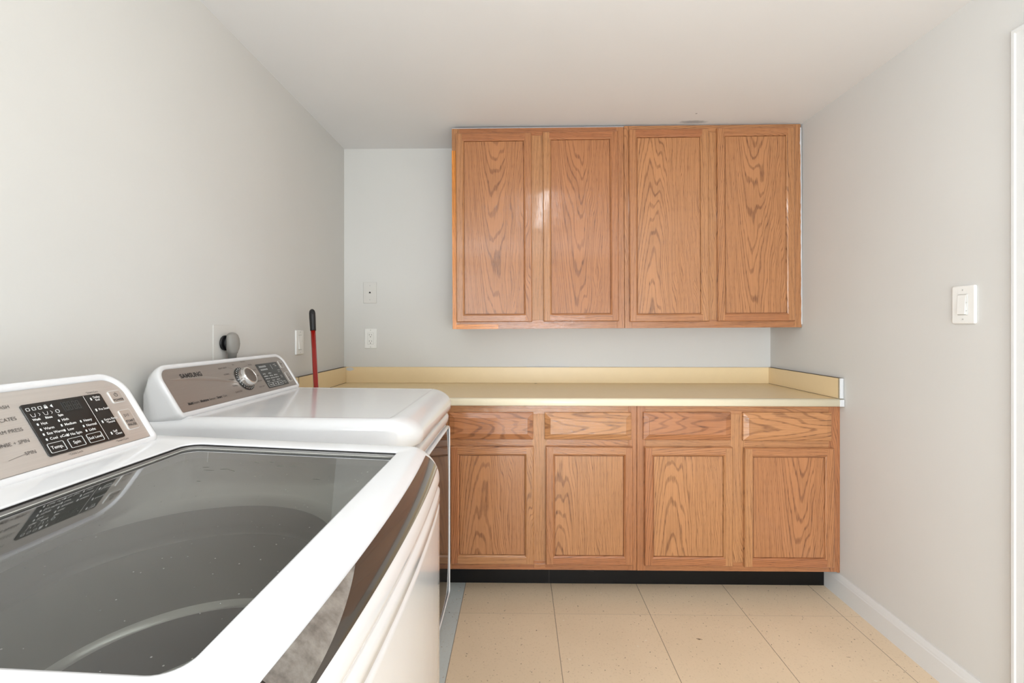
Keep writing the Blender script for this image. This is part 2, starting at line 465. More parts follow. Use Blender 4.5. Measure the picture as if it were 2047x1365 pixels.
# door casing: colonial profile, three sides
def casing_profile(d):   # distance from the outer edge -> thickness
    pts = [(0, .0), (0, .014), (.004, .017), (.012, .017), (.016, .0145), (.045, .0125), (.058, .010), (.066, .008), (.068, .0)]
    return pts
mb = MB()
W = .068
loopO = [(DY0-W, ZF), (DY0-W, DZ+W), (DY1+W, DZ+W), (DY1+W, ZF)]
rings = []
for d, t in casing_profile(0):
    rings.append([(XR-t, DY0-W+d, ZF), (XR-t, DY0-W+d, DZ+W-d), (XR-t, DY1+W-d, DZ+W-d), (XR-t, DY1+W-d, ZF)])
mb.grid(rings, closed=False, smooth=False)
structure(mb.build('trim_1', M['trim']), 'white moulded casing around the doorway at the right edge')
door = structure(slab('door_1', XR+.03, XR+.065, DY0+.004, DY1-.004, ZF+.006, DZ-.004, M['trim']))
mb = MB()
for yy in (DY0+.14, DY1-.14-.24):
    for z0, z1 in ((.25, .9), (1.02, 1.85)):
        mb.box(XR+.024, XR+.031, yy, yy+.24, z0, z1, .003)
mb.build('door_panel', M['trim'], door)
mb = MB(); tube(mb, [(XR+.03, DY0+.07, .98), (XR+.0, DY0+.07, .98), (XR-.02, DY0+.07, .98), (XR-.035, DY0+.07, .98)], .02, 16, rr=[.026, .012, .025, .018])
mb.build('door_handle', M['chrome'], door)
# jamb lining
mb = MB()
mb.box(XR+.001, XR+.1, DY1-.0035, DY1, ZF, DZ); mb.box(XR+.001, XR+.1, DY0, DY0+.0035, ZF, DZ); mb.box(XR+.001, XR+.1, DY0, DY1, DZ-.0035, DZ)
structure(mb.build('trim_2', M['trim']), 'white jamb lining inside the doorway')
# base boards
def baseboard(name, p0, p1, nrm):
    prof = [(0, 0), (.013, 0), (.013, .074), (.0115, .078), (.0105, .084), (.0075, .092), (.0055, .098), (.004, .101), (0, .101)]
    mb = MB(); p0 = Vector(p0); p1 = Vector(p1); nrm = Vector(nrm)
    rings = [[p0+nrm*d+Vector((0, 0, h)) for d, h in prof], [p1+nrm*d+Vector((0, 0, h)) for d, h in prof]]
    mb.grid(rings, closed=True, smooth=False, cap0=True, cap1=True)
    return structure(mb.build(name, M['trim']))
baseboard('baseboard_right', (XR, 2.262, ZF), (XR, DY1+W, ZF), (-1, 0, 0))
baseboard('baseboard_left', (XL, YB, ZF), (XL, YF, ZF), (1, 0, 0))
baseboard('baseboard_front', (XL, YF, ZF), (XR, YF, ZF), (0, 1, 0))

# ------------------------------------------------------------------ ceiling lamps (outside the frame, they light the room)
def ceiling_lamp(x, y0, y1, mat, label):
    t = thing('ceiling_light', label, 'ceiling light', (x, (y0+y1)/2, ZC), 'wraparound ceiling lights')
    mb = MB(); mb.box(x-.05, x+.05, y0, y1, ZC-.03, ZC, .004)
    mb.build('housing', M['white_soft'], t)
    mb = MB()
    prof = [(-.035, 0), (-.034, -.015), (-.024, -.028), (0, -.034), (.024, -.028), (.034, -.015), (.035, 0)]
    rings = [[(x+a, y, ZC-.028+b_) for a, b_ in prof] for y in (y0+.02, y1-.02)]
    mb.grid(rings, closed=True, cap0=True, cap1=True)
    mb.build('diffuser', mat, t)
ceiling_lamp(.20, 0.22, 1.34, M['lamp_near'], 'long white ceiling light directly over the floor beside the washer')
# ------------------------------------------------------------------ oak joinery
def bid():   # a fresh board: whole-metre offsets tell boards apart
    return random.randint(1, 60), random.randint(1, 60)+random.random()

def uv_board(axis, org, bu, bv, centre):
    """uv for a board in the XZ plane: v along the grain, u across.  centre = where on the log the board is cut"""
    def f(co, n):
        x, y, z = co
        across = (y if abs(n.x) > .7 or abs(n.z) > .7 else 0)
        if axis == 'z': u = (x-org[0])+across; v = z-org[1]
        else: u = (z-org[1])+across; v = x-org[0]
        return (bu+.5+centre+u, bv+v)
    return f

def oak_box(mb, x0, x1, y0, y1, z0, z1, axis, bev=.0012, centre=None, tone=None):
    bu, bv = bid()
    c = centre if centre is not None else random.choice([-1, 1])*random.uniform(.10, .22)
    t = tone if tone is not None else random.uniform(.15, .9)
    mb.box(x0, x1, y0, y1, z0, z1, bev, uv_board(axis, ((x0+x1)/2, (z0+z1)/2), bu, bv, c), t, seg=1)

def panel_door(name, x0, x1, z0, z1, yf, parent, w=.042, th=.019, panel_c=0.0, tones=None, flip=False):
    """frame-and-panel door, front face at y = yf facing -Y"""
    Wd, Hd = x1-x0, z1-z0
    mb = MB(); e = .004; bv = .009; rec = .0085
    wf = w-bv
    tones = tones or [random.uniform(.1, .95) for _ in range(4)]
    ids = [bid() for _ in range(4)]; cens = [random.choice([-1, 1])*random.uniform(.08, .2) for _ in range(4)]
    def P(a, b_, dy): return (x0+a, yf+dy, z0+b_)
    def uvm(k, pts):
        bu, bvv = ids[k]; c = cens[k]
        if k in (0, 1): return [(bu+.5+c+p[0]-x0-(0 if k == 0 else Wd-w), bvv+p[2]-z0+p[1]) for p in pts]
        return [(bu+.5+c+p[2]-z0-(0 if k == 2 else Hd-w), bvv+p[0]-x0+p[1]) for p in pts]
    def q(k, *pts): mb.face(pts, uvm(k, pts), tones[k])
    # k: 0 left stile, 1 right stile, 2 bottom rail, 3 top rail
    # outer side walls + eased edge
    for k, (a, b_) in enumerate([((0, 0), (0, Hd)), ((Wd, Hd), (Wd, 0)), ((Wd, 0), (0, 0)), ((0, Hd), (Wd, Hd))]):
        def ins(p, d): return (min(max(p[0], d), Wd-d), min(max(p[1], d), Hd-d))
        prev = (0, th)
        for d, dy in ((0, .006), (.0012, .0022), (.004, 0)):
            A, B = ins(a, prev[0]), ins(b_, prev[0]); C_, D = ins(b_, d), ins(a, d)
            q(k, P(A[0], A[1], prev[1]), P(B[0], B[1], prev[1]), P(C_[0], C_[1], dy), P(D[0], D[1], dy))
            prev = (d, dy)
    # flats
    q(0, P(e, e, 0), P(wf, e, 0), P(wf, Hd-e, 0), P(e, Hd-e, 0))
    q(1, P(Wd-wf, e, 0), P(Wd-e, e, 0), P(Wd-e, Hd-e, 0), P(Wd-wf, Hd-e, 0))
    q(2, P(wf, e, 0), P(Wd-wf, e, 0), P(Wd-wf, wf, 0), P(wf, wf, 0))
    q(3, P(wf, Hd-wf, 0), P(Wd-wf, Hd-wf, 0), P(Wd-wf, Hd-e, 0), P(wf, Hd-e, 0))
    # thin joint grooves where rail meets stile read as the change of grain
    steps = [(wf, 0), (wf+.0015, .0014), (w-.002, .0052), (w-.001, .0072), (w, rec+.0044)]
    for k in range(4):
        for (d0, y0_), (d1, y1_) in zip(steps, steps[1:]):
            if k == 0: q(k, P(d0, d0, y0_), P(d0, Hd-d0, y0_), P(d1, Hd-d1, y1_), P(d1, d1, y1_))
            if k == 1: q(k, P(Wd-d0, d0, y0_), P(Wd-d0, Hd-d0, y0_), P(Wd-d1, Hd-d1, y1_), P(Wd-d1, d1, y1_))
            if k == 2: q(k, P(d0, d0, y0_), P(Wd-d0, d0, y0_), P(Wd-d1, d1, y1_), P(d1, d1, y1_))
            if k == 3: q(k, P(d0, Hd-d0, y0_), P(Wd-d0, Hd-d0, y0_), P(Wd-d1, Hd-d1, y1_), P(d1, Hd-d1, y1_))
    fr = mb.build(name, M['oak'], parent, weld=False)
    mb = MB(); bu, bvv = bid()
    oak = uv_board('z', ((x0+x1)/2, z0), bu, bvv, panel_c)
    if flip:
        oak0 = oak
        def oak(co, n):
            u_, v_ = oak0(co, n); return (u_, 40-v_)
    mb.box(x0+w-.004, x1-w+.004, yf+rec+.0042, yf+rec+.007, z0+w-.004, z1-w+.004, 0, oak, .9)
    mb.box(x0+w+.0013, x1-w-.0013, yf+rec, yf+rec+.0045, z0+w+.0013, z1-w-.0013, 0, oak, random.uniform(.2, .7))
    mb.build('door_panel', M['oak'], fr)
    return fr

def drawer_front(x0, x1, z0, z1, yf, parent, tone):
    mb = MB(); bu, bv = bid(); c = random.uniform(-.03, .03)
    Wd, Hd = x1-x0, z1-z0; ch = .025
    def P(a, b_, dy): return (x0+a, yf+dy, z0+b_)
    def q(*pts): mb.face(pts, [(bu+.5+c+p[2]-(z0+z1)/2, bv+p[0]-x0) for p in pts], tone)
    steps = [(0, .019), (0, .010), (.002, .0082), (ch, .0018), (ch+.0006, 0.0)]
    for (d0, a), (d1, b_) in zip(steps, steps[1:]):
        q(P(d0, d0, a), P(d0, Hd-d0, a), P(d1, Hd-d1, b_), P(d1, d1, b_))
        q(P(Wd-d0, d0, a), P(Wd-d0, Hd-d0, a), P(Wd-d1, Hd-d1, b_), P(Wd-d1, d1, b_))
        q(P(d0, d0, a), P(Wd-d0, d0, a), P(Wd-d1, d1, b_), P(d1, d1, b_))
        q(P(d0, Hd-d0, a), P(Wd-d0, Hd-d0, a), P(Wd-d1, Hd-d1, b_), P(d1, Hd-d1, b_))
    d = ch+.0006
    q(P(d, d, 0), P(Wd-d, d, 0), P(Wd-d, Hd-d, 0), P(d, Hd-d, 0))
    return mb.build('drawer_front', M['oak'], parent)

def cabinet(name, label, cat, group, x0, x1, z0, z1, yface, yback, doors, drawers, mull, rails, roll=0.0, stile=.038, pcs=(0, 0), flips=(0, 0)):
    t = thing(name, label, cat, ((x0+x1)/2, yback, z0), group)
    # carcass
    mb = MB(); yc = yface+.019
    oak_box(mb, x0, x0+.013, yc, yback-.002, z0+.001, z1-.001, 'z', tone=.25)
    oak_box(mb, x1-.013, x1, yc, yback-.002, z0+.001, z1-.001, 'z', tone=.25)
    oak_box(mb, x0+.013, x1-.013, yc, yback-.002, z0+.006, z0+.018, 'x')
    oak_box(mb, x0+.013, x1-.013, yc, yback-.002, z1-.014, z1-.001, 'x')
    oak_box(mb, x0+.013, x1-.013, yback-.010, yback-.002, z0+.018, z1-.014, 'z')
    mb.build('carcass', M['oak'], t)
    # face frame
    mb = MB()
    oak_box(mb, x0, x0+stile, yface, yc, z0, z1, 'z', .0008)
    oak_box(mb, x1-stile, x1, yface, yc, z0, z1, 'z', .0008)
    for a, b_ in rails: oak_box(mb, x0+stile, x1-stile, yface+.0004, yc, a, b_, 'x', .0006)
    m0, m1 = mull
    oak_box(mb, m0, m1, yface+.0002, yc, rails[0][1], rails[-1][0], 'z', .0006, tone=.1)
    mb.build('face_frame', M['oak'], t)
    for (a, b_, c, d), pc, fl in zip(doors, pcs, flips): panel_door('door', a, b_, c, d, yface-.0195, t, panel_c=pc, flip=fl)
    for (a, b_, c, d), tn in zip(drawers, (.75, .2)): drawer_front(a, b_, c, d, yface-.0195, t, tn)
    t.rotation_euler[1] = -roll
    return t

YU, YC = 2.4506, 2.1633
XM, XLc = .5435, -.3420
UZ0 = 1.2205
# upper pair (they hang very slightly out of level)
uL = cabinet('upper_cabinet', 'oak wall cabinet with two tall doors, left one of the pair under the ceiling', 'cabinet', 'oak wall cabinets',
        XLc, XM-.0008, UZ0, 2.255, YU, YB,
        [(-.3198, .0682, 1.2560, 2.2255), (.1268, .5105, 1.2565, 2.2285)], [], (.060, .135),
        [(UZ0, UZ0+.045), (2.216, 2.255)], roll=.005, pcs=(-.01, .015), flips=(1, 1))
uR = cabinet('upper_cabinet', 'oak wall cabinet with two tall doors, right one against the right wall', 'cabinet', 'oak wall cabinets',
        XM+.0008, XR-.004, UZ0+.0045, 2.264, YU, YB,
        [(.5664, .9697, 1.2575, 2.2400), (1.0137, 1.4036, 1.2580, 2.2420)], [], (.960, 1.022),
        [(UZ0+.0045, UZ0+.047), (2.226, 2.264)], roll=.005, pcs=(.085, -.0), flips=(0, 1))
mb = MB()
oak_box(mb, XLc-.0006, XLc+.0200, YU-.0008, YU+.004, 1.2205, 2.142, 'z', .0003, centre=.15, tone=2.0)
mb.build('raw_edge', M['oak'], uL)
mb = MB()
oak_box(mb, XLc+.0200, XLc+.235, YU-.0008, YU+.004, 1.2200, 1.2440, 'x', .0003, tone=2.0)
mb.build('raw_edge', M['oak'], uL)
mb = MB(); mb.box(XLc, XM, YU-.001, YU+.010, 2.2552, 2.2575, .0005); mb.build('caulk_line', M['caulk'], uL)
mb = MB(); rk = random.Random(11); z = 1.24
pts = []
while z < 2.25:
    pts.append((rk.uniform(.0005, .0045)+(.004 if z > 1.95 and rk.random() > .6 else 0), z)); z += rk.uniform(.008, .03)
mb.grid([[(XR-.0045-w_*.55, YU-.0012, z_), (XR-.0008, YU-.0012, z_), (XR-.0008, YU+.004, z_), (XR-.0045-w_*.55, YU+.004, z_)] for w_, z_ in pts], smooth=False, cap0=True, cap1=True)
mb.build('paint_line', M['caulk'], uR)
BX0, BXM = -.3450, .5345
bL = cabinet('base_cabinet', 'oak base cabinet under the counter beside the dryer, two drawers over two doors', 'cabinet', 'oak base cabinets',
        BX0, BXM-.0008, .1240, .8720, YC, YB,
        [(-.3108, .0667, .1545, .6875), (.1208, .5129, .1540, .6875)],
        [(-.3176, .0644, .7190, .8410), (.1163, .5073, .7190, .8410)], (.058, .129),
        [(.1240, .1655), (.677, .727), (.832, .8720)], pcs=(.05, .13))
bR = cabinet('base_cabinet', 'oak base cabinet under the counter against the right wall, two drawers over two doors', 'cabinet', 'oak base cabinets',
        BXM+.0008, XR-.014, .1235, .8720, YC, YB,
        [(.5655, .9597, .1525, .6875), (1.0120, 1.4115, .1495, .6845)],
        [(.5610, .9541, .7190, .8440), (1.0075, 1.4026, .7165, .8440)], (.952, 1.020),
        [(.1235, .1635), (.675, .727), (.834, .8720)], pcs=(.07, -.05), flips=(0, 1))
# scribe strip closing the base cabinet to the right wall
mb = MB(); oak_box(mb, XR-.0137, XR-.0008, YC+.002, YC+.018, .120, .8720, 'z', .0004, tone=.8)
mb.build('filler_strip', M['oak'], bR)
# missing-plug patch on the left base cabinet's mullion foot
mb = MB(); oak_box(mb, .0675, .1195, YC-.0035, YC+.001, .1335, .1525, 'x', .0006, tone=.6)
mb.build('patch', M['oak'], bL)

# black toe kick
mb = MB()
mb.box(BX0, XR-.013, 2.258, 2.270, ZF, .1235, .001)
rk = random.Random(3)
for cx, cz, ln in [(-.005, .095, .012), (.002, .098, .010), (.03, .078, .005), (.045, .082, .005), (.047, .074, .006), (.012, .078, .02), (.245, .085, .008), (.25, .079, .006), (.33, .074, .05), (.39, .079, .045), (.46, .096, .008), (.86, .107, .004)]:
    a = rk.uniform(-.5, .5)
    dx, dz = ln*math.cos(a)*.5, ln*math.sin(a)*.35
    mb.face([(cx-dx, 2.2576, cz-dz), (cx+dx, 2.2576, cz+dz), (cx+dx, 2.2576, cz+dz+.0012), (cx-dx, 2.2576, cz-dz+.0012)], mi=1)
mb.face([(.1425, 2.2576, ZF), (.1438, 2.2576, ZF), (.1438, 2.2576, .1235), (.1425, 2.2576, .1235)], mi=1)
tk = mb.build('toe_kick', [M['kick'], M['dark_grey']], loc=(.5, 2.264, ZF), recalc=False)
tk['label'] = 'black scuffed toe kick board under the oak base cabinets'; tk['category'] = 'toe kick'


# ------------------------------------------------------------------ countertop
ct = thing('countertop', 'cream laminate countertop with raised splash along the back wall', 'countertop', (.2, YB-.3, .872))
YE = 2.134
mb = MB()
mb.box(XL+.002, XR-.002, YE+.022, YB-.002, .873, .9065, 0)
mb.build('worktop', M['laminate'], ct)
mb = MB()   # rolled front edge
prof = [(0.022, .873), (.004, .873), (.0012, .8745), (0, .878), (0, .893), (.0015, .9005), (.006, .9055), (.013, .9078), (.022, .9068)]
mb.grid([[(x, YE+a, z) for a, z in prof] for x in (XL+.002, XR-.002)], closed=True, cap0=True, cap1=True)
mb.build('front_edge', M['laminate_edge'], ct)
mb = MB()
mb.box(XL+.002, XR-.002, YB-.020, YB-.002, .9066, .9985, .002)
mb.build('back_splash', M['laminate'], ct)
def side_splash(xa, xb, seam_x, nx):
    mb = MB(); mb.box(xa, xb, YE+.014, YB-.021, .9071, .9985, .0006)
    o = mb.build('side_splash', M['laminate'], ct)
    mb = MB()
    xs = xa if nx < 0 else xb-.0014
    mb.box(xs, xs+.0014, YE+.0125, YE+.0139, .907, .9985, 0)
    mb.box(xa, xb, YE+.014, YB-.021, .9986, .9996, 0)
    s0 = xa-.0006 if nx < 0 else xb
    mb.box(s0, s0+.0006, YE+.016, YB-.022, .9072, .9084, 0)
    mb.build('dark_edge_line', M['seam'], o)
side_splash(XR-.020, XR-.002, XR-.02, -1)
side_splash(XL+.002, XL+.020, XL+.02, 1)
mb = MB()   # white caulk end on the right and smear in the left corner
mb.box(XR-.018, XR-.0015, YE+.004, YE+.0124, .9078, .999, .003)
mb.box(XR-.022, XR-.0015, YE-.0012, YE+.004, .873, .9045, .002)
mb.build('caulk_bead', M['caulk'], ct)
mb = MB()
mb.box(.045, .29, YB-.021, YB-.0015, .9984, .9998, .0004)
mb.build('caulk_line', M['caulk'], ct)
mb = MB()
n = 16
ring = [(XL+.040+.022*math.cos(2*PI*k/n)*(1+.25*math.sin(3*k)), YB-.0204, .9865+.010*math.sin(2*PI*k/n)) for k in range(n)]
mb.face(ring)
mb.build('caulk_smear', M['caulk'], ct)
mb = MB()   # little chip on the counter by the splash
mb.face([(.084, YB-.034, .9069), (.096, YB-.040, .9069), (.108, YB-.034, .9069), (.100, YB-.026, .9069), (.090, YB-.027, .9069)])
mb.build('chip_mark', M['dark'], ct)

# ------------------------------------------------------------------ wall plates
def plate_frame(wall, a, z, w, h):
    """local frame on a wall: returns function (u, v, d) -> world; u to the viewer's right, d out of the wall"""
    if wall == 'back': return lambda u, v, d: (a+u, YB-d, z+v)
    if wall == 'left': return lambda u, v, d: (XL+d, a+u, z+v)
    return lambda u, v, d: (XR-d, a-u, z+v)
def pl_slab(mb, F, u0, u1, v0, v1, d0, d1, R=.003, ease=.0015, mi=0):
    o1 = rrect(u0, u1, v0, v1, R, 4, 2); 
    rings = [[F(p[0], p[1], d0) for p in o1], [F(p[0], p[1], d1-ease) for p in o1],
             [F(p[0]-p[2]*ease*.4, p[1]-p[3]*ease*.4, d1-ease*.3) for p in o1], [F(p[0]-p[2]*ease*1.4, p[1]-p[3]*ease*1.4, d1) for p in o1]]
    mb.grid(rings, cap1=True, mi=mi)
def pl_disc(mb, F, u, v, r, d0, d1, n=14, mi=0):
    mb.grid([[F(u+r*math.cos(2*PI*k/n), v+r*math.sin(2*PI*k/n), d) for k in range(n)] for d in (d0, d1)], cap1=True, mi=mi)
def base_of(F): return F(0, 0, 0)

# phone plate, painted over
F = plate_frame('back', -.868, 1.430, 0, 0)
t = thing('wall_plate', 'blank wall-coloured phone plate with one dark jack, above the duplex outlet', 'wall plate', base_of(F))
mb = MB(); pl_slab(mb, F, -.0385, .0385, -.0615, .0615, .0005, .0055, .002); mb.build('cover_plate', M['plate_wall'], t)
for v in (.041, -.041):
    mb = MB(); pl_disc(mb, F, 0, v, .0035, .005, .0062); mb.build('screw', M['screw'], t)
mb = MB(); mb.face([F(-.006, -.004, .0058), F(.006, -.004, .0058), F(.005, .002, .0058), F(.0015, .006, .0058), F(-.0015, .006, .0058), F(-.005, .002, .0058)]); mb.build('jack', M['dark'], t)

def duplex(F, t):
    mb = MB(); pl_slab(mb, F, -.035, .035, -.057, .057, .0005, .006, .003); mb.build('cover_plate', M['white_soft'], t)
    mb = MB(); pl_slab(mb, F, -.0175, .0175, -.0345, .0345, .0058, .0064, .001, .0003); mb.build('gap_line', M['screw'], t)
    mb = MB(); pl_slab(mb, F, -.0162, .0162, -.0332, .0332, .006, .0075, .001, .0006)
    for v in (.018, -.019):
        for u, hh in ((-.0064, .0042), (.0064, .0036)):
            mb.face([F(u-.001, v-hh+.004, .0077), F(u+.001, v-hh+.004, .0077), F(u+.001, v+hh+.004, .0077), F(u-.001, v+hh+.004, .0077)], mi=1)
        mb.face([F(.0026*math.cos(2*PI*k/12), v-.0075+.0026*math.sin(2*PI*k/12), .0077) for k in range(12)], mi=1)
    mb.build('receptacle', [M['white_soft'], M['dark']], t)
    for v in (.049, -.049):
        mb = MB(); pl_disc(mb, F, 0, v, .003, .0055, .0068); mb.build('screw', M['screw'], t)
F = plate_frame('back', -.8638, 1.1630, 0, 0)
t = thing('wall_outlet', 'white duplex outlet on the back wall below the phone plate', 'outlet', base_of(F))
duplex(F, t)

def rocker(F, t, w, h, round_r):
    mb = MB(); pl_slab(mb, F, -w/2, w/2, -h/2, h/2, .0005, .0075, round_r, .003); mb.build('cover_plate', M['white_soft'], t)
    mb = MB(); pl_slab(mb, F, -.018, .018, -.0345, .0345, .0070, .0078, .001, .0003); mb.build('gap_line', M['screw'], t)
    # rocker paddle leaning out at its lower edge
    mb = MB(); u0, u1 = -.0166, .0105
    A = [F(u0, -.0315, .0078), F(u1, -.0315, .0078), F(u1, .0315, .0078), F(u0, .0315, .0078)]
    B = [F(u0, -.0305, .0125), F(u1, -.0305, .0125), F(u1, .031, .0086), F(u0, .031, .0086)]
    mb.grid([A, B], cap1=True, smooth=False); mb.build('rocker', M['white_soft'], t)
    mb = MB(); pl_slab(mb, F, .0115, .0165, -.033, .033, .0078, .0086, .0005, .0003); sl = mb.build('dimmer_strip', M['white_soft'], t)
    for v in (.006, -.020):
        mb = MB(); pl_slab(mb, F, .0122, .0160, v-.0012, v+.0012, .0086, .0098, .0004, .0003); mb.build('dimmer_button', M['screw'], sl)
    for v in (.0475, -.0475):
        mb = MB(); pl_disc(mb, F, 0, v, .0028, .007, .0085); mb.build('screw', M['screw'], t)
F = plate_frame('right', 1.5645, 1.2980, 0, 0)
t = thing('light_switch', 'white rocker dimmer switch on the right wall near the door', 'light switch', base_of(F))
rocker(F, t, .082, .124, .007)
F = plate_frame('left', 2.187, 1.1570, 0, 0)
t = thing('light_switch', 'white rocker switch on the left wall beside the red pole', 'light switch', base_of(F))
rocker(F, t, .076, .113, .004)

# dryer receptacle and cord
F = plate_frame('left', 1.640, 1.155, 0, 0)
t = thing('dryer_outlet', 'wall-coloured dryer outlet plate with black socket on the left wall', 'outlet', base_of(F))
mb = MB(); pl_slab(mb, F, -.072, .055, -.062, .078, .0003, .0028, .004, .001); mb.build('cover_plate', M['plate_wall'], t)
mb = MB(); pl_disc(mb, F, -.018, .016, .026, .006, .012, 24); mb.build('socket', M['rubber'], t)
t = thing('power_cord', 'grey angled dryer plug and cord in the left wall outlet above the dryer', 'power cord', F(-.01, -.3, .03))
mb = MB()
# plug: lobed body on a flat face, narrowing into the strain relief
rings = []
for z, ry, rx, cx in [(.052, .004, .004, .028), (.050, .013, .011, .028), (.043, .021, .017, .029), (.030, .025, .020, .031), (.012, .026, .021, .032), (-.004, .023, .020, .031), (-.014, .018, .017, .029), (-.020, .0165, .016, .029), (-.0205, .0145, .014, .029), (-.042, .0135, .013, .028), (-.043, .009, .009, .028)]:
    rr = []
    for k in range(24):
        a = 2*PI*k/24
        lobe = 1+.10*math.cos(2*a)*(1 if z > -.01 else 0)+.05*math.cos(4*a)*(1 if z > -.01 else 0)
        rr.append(F(-.010+ry*lobe*math.cos(a), z, cx+rx*lobe*math.sin(a)))
    rings.append(rr)
mb.grid(rings, cap0=True, cap1=True)
pg = mb.build('plug', M['cord'], t)
mb = MB(); mb.grid([[F(-.014+.021*math.cos(2*PI*k/20), .016+.021*math.sin(2*PI*k/20), d) for k in range(20)] for d in (.0121, .022)], cap0=True, cap1=True)
mb.build('plug_face', M['rubber'], pg)
mb = MB(); tube(mb, [F(-.010, -.040, .028), F(-.010, -.048, .024), F(-.010, -.060, .013), F(-.010, -.075, .0082), F(-.006, -.2, .0078), F(.004, -.3, .0078), F(.01, -.5, .0078), F(.012, -.7, .0078)], .0065, 12)
mb.build('cord', M['cord'], t)
# plate scratch above the dryer outlet is part of the wall paint and is left to the noise

# ------------------------------------------------------------------ red pole leaning behind the dryer
p0 = Vector((-.800, 1.975, ZF)); p1 = Vector((-.9500, 2.168, 1.311))
d = (p1-p0).normalized(); L = (p1-p0).length
t = thing('broom_pole', 'red pole with black grip leaning on the counter edge behind the dryer', 'pole', tuple(p0))
mb = MB(); tube(mb, [p0+d*.02, p0+d*(L-.095)], .0105, 20); mb.build('handle_pole', M['red'], t)
mb = MB(); Lh = L
ts = [Lh-.102, Lh-.1015, Lh-.09, Lh-.04, Lh-.02, Lh-.010, Lh-.004, Lh-.0005]
tube(mb, [p0+d*x for x in ts], .013, 20, rr=[.0112, .0128, .0128, .0138, .0136, .0118, .0080, .002]); gp = mb.build('grip', M['rubber'], t)
mb = MB(); tube(mb, [p0+d*(L-.022)+Vector((.006, -.0128, 0)), p0+d*(L-.022)+Vector((.007, -.0142, 0))], .004, 12); mb.build('hang_hole', M['dark'], gp)
mb = MB(); tube(mb, [p0, p0+d*.03], .012, 16); mb.build('end_cap', M['rubber'], t)

# ------------------------------------------------------------------ appliances
TDIR = Vector((-.07, 0, .114)).normalized(); SDIR = Vector((0, 1, 0)); NDIR = SDIR.cross(TDIR).normalized()
class Console:
    """coordinates on a sloped control panel: s along the front, t up the slope, d out of the face"""
    def __init__(s, X, Z): s.O = Vector((X, 0, Z))
    def P(s, a, t, d=0.0): return s.O+SDIR*a+TDIR*t+NDIR*d
    def M4(s, a, t, d=0.0008):
        m = Matrix.Identity(4)
        p = s.P(a, t, d)
        for i in range(3): m[i][0] = SDIR[i]; m[i][1] = TDIR[i]; m[i][2] = NDIR[i]; m[i][3] = p[i]
        return m
    def text(s, mb, txt, a, t, size, align='LEFT', bold=0, mi=0, sx=1.0, d=.0008): text_into(mb, txt, size, s.M4(a, t, d), align, bold, mi, sx)
    def rect(s, mb, a0, a1, t0, t1, d=.0008, mi=0):
        mb.face([s.P(a0, t0, d), s.P(a1, t0, d), s.P(a1, t1, d), s.P(a0, t1, d)], mi=mi)
    def slab(s, mb, a0, a1, t0, t1, d0, d1, R=.003, ease=.0006, mi=0):
        o = rrect(a0, a1, t0, t1, R, 5, 2)
        mb.grid([[s.P(p[0], p[1], d0) for p in o], [s.P(p[0], p[1], d1-ease) for p in o],
                 [s.P(p[0]-p[2]*ease, p[1]-p[3]*ease, d1) for p in o]], cap1=True, mi=mi)
    def frame(s, mb, a0, a1, t0, t1, w, d0, d1, R=.003, mi=0):
        o = rrect(a0, a1, t0, t1, R, 5, 2)
        mb.grid([[s.P(p[0], p[1], d0) for p in o], [s.P(p[0], p[1], d1) for p in o], [s.P(p[0]-p[2]*w, p[1]-p[3]*w, d1) for p in o], [s.P(p[0]-p[2]*w, p[1]-p[3]*w, d0) for p in o]], mi=mi, smooth=False)
    def line(s, mb, a0, t0, a1, t1, w=.0006, d=.0008, mi=0):
        v = Vector((a1-a0, t1-t0)).normalized(); nx, ny = -v.y*w/2, v.x*w/2
        mb.face([s.P(a0+nx, t0+ny, d), s.P(a1+nx, t1+ny, d), s.P(a1-nx, t1-ny, d), s.P(a0-nx, t0-ny, d)], mi=mi)

def console_housing(C, s0, s1, t0, t1, Rtop, Rbot, xback, ztop_back, zbot, parent, panel_mat):
    """white housing with a bead round the face, and the recessed metal panel as its own part"""
    R = [Rtop, Rtop, Rbot, Rbot]
    o = rrect(s0, s1, t0, t1, R, 12, 8)
    def ring(inset, d): return [C.P(p[0]-p[2]*inset, p[1]-p[3]*inset, d) for p in o]
    rings = [ring(.0150, -.004), ring(.0135, -.0005), ring(.0115, .0012), ring(.006, .0016), ring(.002, .0), ring(0, -.004), ring(-.0008, -.012)]
    # back: squash the outline onto a vertical plane near the wall
    tt = t1-t0
    for f, zt, dip in ((.45, .02, .0), (1.0, 0, 0)):
        rr = []
        for p in o:
            q = C.P(p[0]+p[2]*.0012, p[1]+p[3]*.001, -.02)
            k = (p[1]-t0)/tt
            zb = zbot+(ztop_back-zbot)*k
            tgt = Vector((xback, p[0]-p[2]*.004, zb))
            r_ = q.lerp(tgt, f)
            if f < 1: r_.z += .012*k
            rr.append(r_)
        rings.append(rr)
    mb = MB(); mb.grid(rings, cap1=True)
    h = mb.build('console_housing', M['white'], parent)
    mb = MB(); mb.face(ring(.0148, -.0022))
    return h, mb

def zmix(a, b_, t): return a+(b_-a)*t

